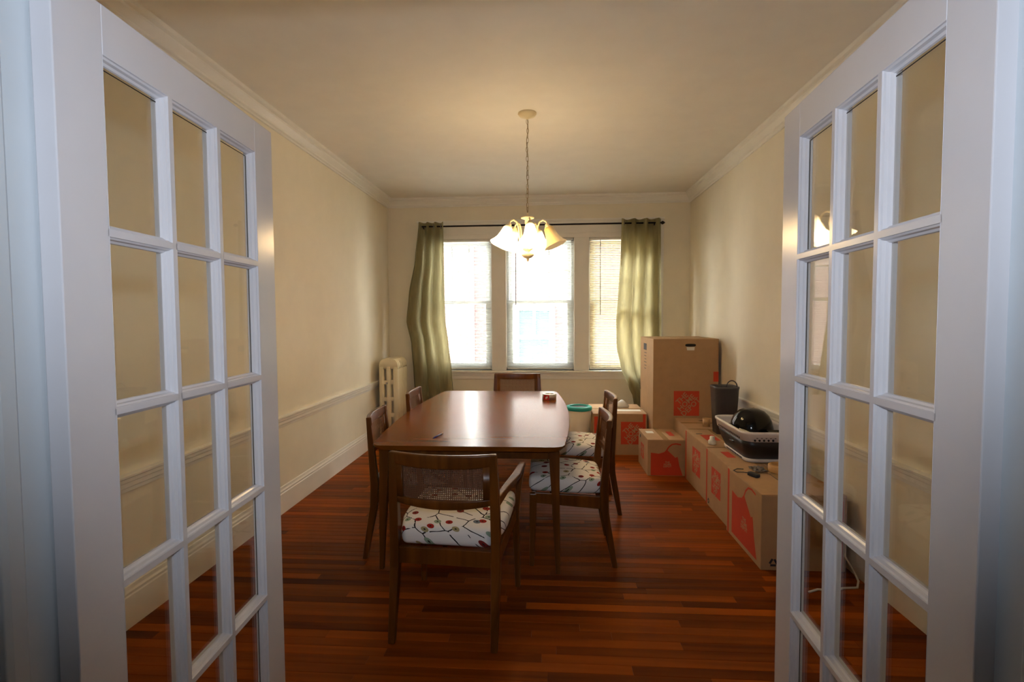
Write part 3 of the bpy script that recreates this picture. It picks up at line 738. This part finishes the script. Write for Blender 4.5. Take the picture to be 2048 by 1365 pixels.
def apron(parent, c, ux, uz, w, h):
    """orange apron print with neck strap"""
    n = Vector(ux).cross(Vector(uz)); c = Vector(c)
    pts = [(-.5, 0), (.46, 0), (.36, .30), (.32, .52), (.30, .58), (.24, .55), (.06, .72), (-.02, .80), (-.10, .72), (-.26, .67), (-.5, .70)]
    p = place(poly([(x*w, y*h) for x, y in pts], 'printed_apron'), 'printed_apron', MT['orange'], parent, c+n*.0002, ux, uz)
    st = [(-.02, .78), (.04, .88), (.14, .96), (.26, .98), (.40, .95)]
    m = MB()
    for (a, b_) in zip(st, st[1:]):
        a = Vector((a[0]*w, a[1]*h, 0)); b_ = Vector((b_[0]*w, b_[1]*h, 0)); d = (b_-a).normalized(); q = Vector((-d.y, d.x, 0))*.006
        m.add([a+q, b_+q, b_-q, a-q, a+q+Vector((0, 0, .0006)), b_+q+Vector((0, 0, .0006)), b_-q+Vector((0, 0, .0006)), a-q+Vector((0, 0, .0006))], [(3, 2, 1, 0), (4, 5, 6, 7), (0, 1, 5, 4), (1, 2, 6, 5), (2, 3, 7, 6), (3, 0, 4, 7)])
    obj('printed_strap', m.mesh('printed_strap'), MT['orange'], p)
    o = obj('lettering', LOGO, MT['card'], p); k = w*.26
    o.matrix_local = Matrix.Translation((0, h*.34, .0009)) @ Matrix.Diagonal((k, k, 1, 1))
def recycle(parent, c, ux, uz, s):
    m = MB()
    for i in range(3):
        a = 2*PI*i/3+PI/2; b_ = a+2*PI/3
        A = Vector((math.cos(a), math.sin(a), 0))*s; B_ = Vector((math.cos(b_), math.sin(b_), 0))*s; d = (B_-A)
        P, Q = A+d*.18, A+d*.78; q = Vector((-d.y, d.x, 0)).normalized()*s*.2; e = Vector((0, 0, .0006))
        m.add([P+q, Q+q, Q-q, P-q, P+q+e, Q+q+e, Q-q+e, P-q+e], [(3, 2, 1, 0), (4, 5, 6, 7), (0, 1, 5, 4), (1, 2, 6, 5), (2, 3, 7, 6), (3, 0, 4, 7)])
    place(m.mesh('recycling_mark'), 'recycling_mark', MT['ink'], parent, Vector(c)+Vector(ux).cross(Vector(uz))*.0002, ux, uz)
def rect(parent, c, ux, uz, w, h, mat, name): return place(MB().box(-w/2, w/2, -h/2, h/2, 0, .0007).mesh(name), name, mat, parent, Vector(c)+Vector(ux).cross(Vector(uz))*.0002, ux, uz)
BOXG = 'moving boxes stacked along the wall'
def carton(x0, x1, y0, y1, z0, z1, label, tape_axis='x', rz=0, open_gap=.004):
    """origin at floor centre; returns (root, w, d, h); prints are placed in local coords"""
    w, d, hh = x1-x0, y1-y0, z1-z0
    r = tag(empty('cardboard_box', ((x0+x1)/2, (y0+y1)/2, z0), rz), label, 'box', BOXG)
    MB().box(-w/2, w/2, -d/2, d/2, 0, hh-.004).build('body', MT['card'], r, .004)
    tk = .0035
    if tape_axis == 'x':      # flaps meet along x
        for s in (-1, 1):
            m = MB(); ya, yb = sorted((s*d/2, s*.0012)); m.box(-w/2+.001, w/2-.001, ya, yb, hh-.004, hh); m.build('flap', MT['card'], r, .0012)
        MB().box(-w/2-.0003, w/2+.0003, -.025, .025, hh, hh+.0005).build('tape_strip', MT['tape'], r)
    else:
        for s in (-1, 1):
            m = MB(); xa, xb = sorted((s*w/2, s*.0012)); m.box(xa, xb, -d/2+.001, d/2-.001, hh-.004, hh); m.build('flap', MT['card'], r, .0012)
        MB().box(-.025, .025, -d/2-.0003, d/2+.0003, hh, hh+.0005).build('tape_strip', MT['tape'], r)
    return r, w, d, hh
FX, FZ = (1, 0, 0), (0, 0, 1)               # camera-facing face (-y): x right
LX = (0, -1, 0)                             # wall-away face (-x): local x runs towards the camera
TOPY = (0, 1, 0)
def front(w, d): return lambda x, z: (x, -d/2, z)
def left(w, d): return lambda s, z: (-w/2, -s, z)     # s grows towards the camera
# nearest box
r, w, d, hh = carton(1.230, 1.700, 2.980, 3.545, 0, .440, 'nearest cardboard box of the floor row, with a large orange apron print', 'y')
apron(r, (-w/2, -.03, .03), LX, FZ, .42, .40); rect(r, (-w/2, d/2-.035, hh/2), LX, FZ, .028, hh*.98, MT['orange'], 'printed_band')
recycle(r, (-w/2+.07, -d/2, .045), FX, FZ, .030); rect(r, (.165, -d/2, .21), FX, FZ, .10, .40, MT['orange'], 'printed_band')
rect(r, (.06, -.05, hh), FX, TOPY, .17, .004, MT['ink'], 'printed_outline'); rect(r, (.06, .12, hh), FX, TOPY, .17, .004, MT['ink'], 'printed_outline'); rect(r, (-.025, .035, hh), TOPY, (-1, 0, 0), .17, .004, MT['ink'], 'printed_outline')
# second
r, w, d, hh = carton(1.250, 1.700, 3.555, 4.065, 0, .436, 'second cardboard box in the floor row, directly under the near end of the laundry basket', 'y')
logo(r, (-w/2, .02, .23), LX, FZ, .20); rect(r, (-w/2, d/2-.02, hh/2), LX, FZ, .026, hh*.98, MT['orange'], 'printed_band'); recycle(r, (-w/2, d/2-.07, .04), LX, FZ, .026)
rect(r, (-.13, .05, hh), FX, TOPY, .06, .16, MT['orange'], 'printed_patch')
# third
r, w, d, hh = carton(1.258, 1.700, 4.072, 4.700, 0, .440, 'third cardboard box in the floor row, just past the small box', 'y')
logo(r, (-w/2, -.03, .24), LX, FZ, .22); rect(r, (-w/2, d/2-.03, hh/2), LX, FZ, .028, hh*.98, MT['orange'], 'printed_band')
rect(r, (-.10, .0, hh), FX, TOPY, .11, .20, MT['orange'], 'printed_patch'); rect(r, (-.15, .14, hh), FX, TOPY, .05, .02, MT['ink'], 'printed_mark'); rect(r, (.02, .14, hh), FX, TOPY, .05, .02, MT['ink'], 'printed_mark')
# fourth, in front of the tall box
r, w, d, hh = carton(1.285, 1.720, 4.708, 5.205, 0, .448, 'fourth cardboard box, at the foot of the tall box, dark oval handle hole on top', 'x')
hm = poly([(.045*math.cos(2*PI*k/20), .016*math.sin(2*PI*k/20)) for k in range(20)], 'handle_hole'); place(hm, 'handle_hole', MT['dark'], r, (.02, .10, hh+.0004), FX, TOPY)
# small box out on the floor
r, w, d, hh = carton(.930, 1.268, 4.735, 5.200, 0, .335, 'small cardboard box standing out on the floor before the tall box', 'y')
apron(r, (.01, -d/2, .005), FX, FZ, .30, .30); logo(r, (-w/2, .02, .17), LX, FZ, .14); rect(r, (-w/2, -d/2+.03+.33, .29), LX, FZ, .04, .03, MT['ink'], 'printed_mark')
rect(r, (.09, .02, hh), FX, TOPY, .05, .18, MT['orange'], 'printed_patch'); rect(r, (-.09, .08, hh), FX, TOPY, .07, .09, MT['paper'], 'paper_label')
# box by the window wall
r, w, d, hh = carton(.497, 1.062, 5.44, 6.05, 0, .440, 'wide cardboard box under the window, half hidden by the side chairs', 'x')
logo(r, (.13, -d/2, .235), FX, FZ, .24); rect(r, (w/2-.03, -d/2, hh/2), FX, FZ, .028, hh*.98, MT['orange'], 'printed_band'); rect(r, (-.22, -d/2, .21), FX, FZ, .10, .40, MT['orange'], 'printed_patch')
rect(r, (.1, -.1, hh), FX, TOPY, .30, .10, MT['paper'], 'paper_label')
# tall box
r, w, d, hh = carton(1.076, 1.718, 5.225, 5.915, 0, 1.238, 'tall brown wardrobe box standing against the wall by the curtain', 'x')
logo(r, (-.02+.03, -d/2, .59), FX, FZ, .25); rect(r, (w/2-.025, -d/2, .86), FX, FZ, .05, .10, MT['orange'], 'printed_patch')
hm = poly([(.052*math.copysign(abs(math.cos(2*PI*k/24))**.5, math.cos(2*PI*k/24)), .014*math.copysign(abs(math.sin(2*PI*k/24))**.6, math.sin(2*PI*k/24))) for k in range(24)], 'handle_hole')
place(hm, 'handle_hole', MT['dark'], r, (.045, -d/2-.0003, 1.175), FX, FZ)
m = MB().prism([(-.04, 0), (.04, 0), (.036, -.034), (-.034, -.034)], 0, .003, 'z').mesh('handle_flap'); place(m, 'handle_flap', MT['paper'], r, (.045, -d/2-.001, 1.158), FX, FZ)
rect(r, (-w/2, -d/2+.42, 1.14), LX, FZ, .16, .07, MT['ink'], 'printed_block')
for k in range(6): rect(r, (-w/2, -d/2+.40+.012*(k % 2), 1.075-.034*k), LX, FZ, .13-.02*(k % 3), .006, MT['ink'], 'printed_line')

# ------------------------------------------------------------------ things on and around the boxes
bn = tag(empty('waste_bin', (1.560, 4.585, .4415)), 'small dark grey plastic bin with loop handle standing behind the laundry basket', 'bin')
def rrect(w, d, r, z, n=6):
    pts = []
    for (cx, cy, a0) in ((w/2-r, d/2-r, 0), (-w/2+r, d/2-r, 90), (-w/2+r, -d/2+r, 180), (w/2-r, -d/2+r, 270)):
        for k in range(n+1):
            a = math.radians(a0+90*k/n); pts.append((cx+r*math.cos(a), cy+r*math.sin(a), z))
    return pts
MB().loft([rrect(.165, .165, .04, 0), rrect(.205, .205, .05, .39), rrect(.212, .212, .052, .395), rrect(.212, .212, .052, .412), rrect(.200, .200, .046, .412), rrect(.196, .196, .046, .39), rrect(.158, .158, .036, .008)], True).build('body', MT['bin'], bn)
MB().tube([(.055+.045*math.cos(PI*k/10), -.02, .405+.055*math.sin(PI*k/10)) for k in range(11)], .005, 8).build('loop_handle', MT['bin'], bn)
bk = tag(empty('laundry_basket', (1.535, 3.885, .4415)), 'collapsible white and black laundry basket resting on the boxes', 'laundry basket')
BL = .66; BWd = .385
MB().loft([rrect(BWd*.70, BL*.72, .06, .018), rrect(BWd*.82, BL*.84, .07, .08), rrect(BWd*.84, BL*.87, .07, .10), rrect(BWd*.93, BL*.95, .08, .165), rrect(BWd*.90, BL*.92, .075, .165), rrect(BWd*.78, BL*.80, .065, .09), rrect(BWd*.66, BL*.68, .055, .026)], True).build('rubber_wall', MT['basketb'], bk)
MB().loft([rrect(BWd*.95, BL*.96, .082, .160), rrect(BWd*.98, BL*.985, .085, .205), rrect(BWd*1.02, BL*1.01, .088, .212), rrect(BWd*1.02, BL*1.01, .088, .226), rrect(BWd*.96, BL*.97, .08, .229), rrect(BWd*.93, BL*.945, .078, .205), rrect(BWd*.91, BL*.93, .078, .160)], True).build('rim', MT['basketw'], bk)
MB().loft([rrect(BWd*.73, BL*.75, .06, 0), rrect(BWd*.74, BL*.76, .06, .022), rrect(BWd*.68, BL*.70, .055, .026), rrect(BWd*.66, BL*.68, .055, .004)], True).build('base_ring', MT['basketw'], bk)
hole = MB().lathe([(.0001, 0), (.0075, 0), (.0075, .0012), (.0001, .0012)], 10).mesh('vent_hole'); hole.materials.append(MT['dark'])
def holes(z, wf, lf, rad_off, n, rows_):
    for k in range(n):
        for j in range(rows_):
            y = -BL*lf/2+.09+(BL*lf-.18)*(k+.5*j)/n
            o = obj('vent_hole', hole, None, bk); o.matrix_local = Matrix.Translation((-BWd*wf/2-rad_off, y, z+.020*j)) @ Matrix.Rotation(-PI/2-.18, 4, 'Y')
holes(.172, .955, .96, .0012, 15, 2); holes(.012, .735, .75, .0004, 14, 1)
for k in range(5):
    for j in range(2):
        x = -.115+.030*k+.015*j
        if x < .03:
            o = obj('vent_hole', hole, None, bk); o.matrix_local = Matrix.Translation((x, -BL*.965/2-.0022, .172+.020*j)) @ Matrix.Rotation(PI/2-.12, 4, 'X')
MB().prism([(.045, .170), (.140, .170), (.140, .198), (.045, .198)], -BL*.975/2-.004, -BL*.975/2-.0005, 'y').build('grip_slot', MT['basketb'], bk)
dm = tag(empty('black_bowl', (1.512, 3.865, .645)), 'glossy black bowl turned upside down in the laundry basket', 'bowl')
pr = [(.142, -.10), (.150, -.04), (.148, 0), (.138, .045), (.118, .088), (.086, .120), (.046, .136), (.001, .141)]
MB().lathe(pr, 32).build('dome', MT['black'], dm); MB().lathe([(.145, -.106), (.152, -.102), (.152, -.094), (.144, -.092)], 32).build('lip', MT['black'], dm)
d2 = tag(empty('dark_pot', (1.618, 4.105, .640)), 'matte dark pot behind the glossy black bowl in the basket', 'pot')
MB().lathe([(.080, -.09), (.084, .05), (.080, .078), (.068, .086), (.001, .088)], 28).build('pot_body', MT['smoke'], d2); MB().tube([(.02*math.cos(PI*k/8), 0, .086+.018*math.sin(PI*k/8)) for k in range(9)], .004, 6).build('pot_handle', MT['smoke'], d2)
d3 = tag(empty('black_tray', (1.615, 3.640, .600)), 'flat black tray lying at the near end of the basket', 'tray')
MB().loft([rrect(.13, .10, .02, -.02), rrect(.15, .105, .025, .055), rrect(.155, .11, .025, .060), rrect(.14, .095, .02, .052)], True).build('tray_body', MT['black'], d3)
pp = tag(MB().loft([rrect(.07, .12, .012, 0), rrect(.072, .122, .012, .012)], False).build('paper_pad', MT['paper']), 'pale pad tucked inside the near corner of the basket', 'pad'); pp.location = (1.405, 3.665, .640); pp.rotation_euler = (.1, .35, .2)
tp = tag(MB().lathe([(.040, 0), (.075, 0), (.078, .006), (.078, .040), (.074, .046), (.040, .046), (.036, .03)], 30, (0, 0, 0), True).build('tan_lid', MT['tan']), 'round tan plastic lid on the nearest box', 'lid'); tp.location = (1.535, 3.43, .4412)
pg = tag(empty('power_adapter', (1.318, 3.320, .4412), .5), 'small black power adapter with cable on the nearest box edge', 'adapter')
obj('adapter_body', rbox(.035, .075, .024, .007), MT['ink'], pg)
MB().tube([(0, .036, .012), (-.01, .07, .010), (-.035, .10, .006), (-.02, .14, .005), (.03, .155, .005), (.06, .13, .005)], .0028, 6).build('cable', MT['ink'], pg)
pl = tag(MB().add(*(lambda n: ([(.08*i/n+.012*math.sin(3*i+j), .12*j/n+.01*math.cos(2*j+i), .004+.013*abs(math.sin(1.7*i+2.3*j))) for i in range(n+1) for j in range(n+1)], [(i*(n+1)+j, (i+1)*(n+1)+j, (i+1)*(n+1)+j+1, i*(n+1)+j+1) for i in range(n) for j in range(n)]))(7), True).build('plastic_wrap', MT['silver']), 'crumpled clear plastic wrap on the nearest box beside the adapter', 'wrap'); pl.location = (1.355, 3.39, .441)
cu = tag(MB().lathe([(.028, 0), (.030, .004), (.030, .03), (.020, .036), (.019, .06), (.012, .064)], 18).build('cream_jar', MT['paper']), 'small cream jar beside the basket on the third box', 'jar'); cu.location = (1.325, 4.16, .4412)
cu2 = tag(obj('paper_cup', MB().lathe([(.030, 0), (.036, .075), (.033, .075), (.028, .004)], 18).mesh('paper_cup'), MT['tan']), 'small tan cup on the box in front of the grey bin', 'cup'); cu2.location = (1.475, 4.80, .4490)

# teal-lidded bin
tb2 = tag(empty('storage_bin', (.360, 5.62, 0)), 'white round bin with a teal swing lid beyond the side chairs', 'bin')
MB().lathe([(.105, 0), (.110, .004), (.134, .455), (.130, .455), (.106, .010)], 36).build('body', MT['binwhite'], tb2)
MB().lathe([(.140, .452), (.143, .458), (.143, .478), (.136, .490), (.105, .494), (.100, .484), (.099, .470)], 36, cap=False).build('lid_ring', MT['teal'], tb2)
MB().lathe([(.0995, .470), (.0995, .476), (.06, .480), (.001, .481)], 36).build('lid_insert', MT['bin'], tb2)

# crumpled white bag on the window box
bg = MB(); n = 10
bg.loft([[((.07-.06*(j/5)**2)*(1+.22*math.sin(3*k+j*1.7))*math.cos(2*PI*k/n), (.06-.05*(j/5)**2)*(1+.2*math.cos(2*k+j))*math.sin(2*PI*k/n), .001+.016*j) for k in range(n)] for j in range(6)], True)
o = tag(bg.build('plastic_bag', MT['white']), 'crumpled white plastic bag on the wide box below the curtain', 'bag'); o.location = (.86, 5.86, .4406)
# white cable on the floor behind the nearest box
o = tag(MB().tube([(1.64, 2.93, .26), (1.665, 2.93, .20), (1.66, 2.92, .12), (1.69, 2.90, .06), (1.70, 2.86, .012), (1.66, 2.80, .006), (1.58, 2.79, .006), (1.52, 2.76, .006), (1.44, 2.77, .006), (1.38, 2.74, .006)], .006, 8).build('white_cable', MT['white']), 'white cable trailing from the wall onto the floor before the nearest box', 'cable')
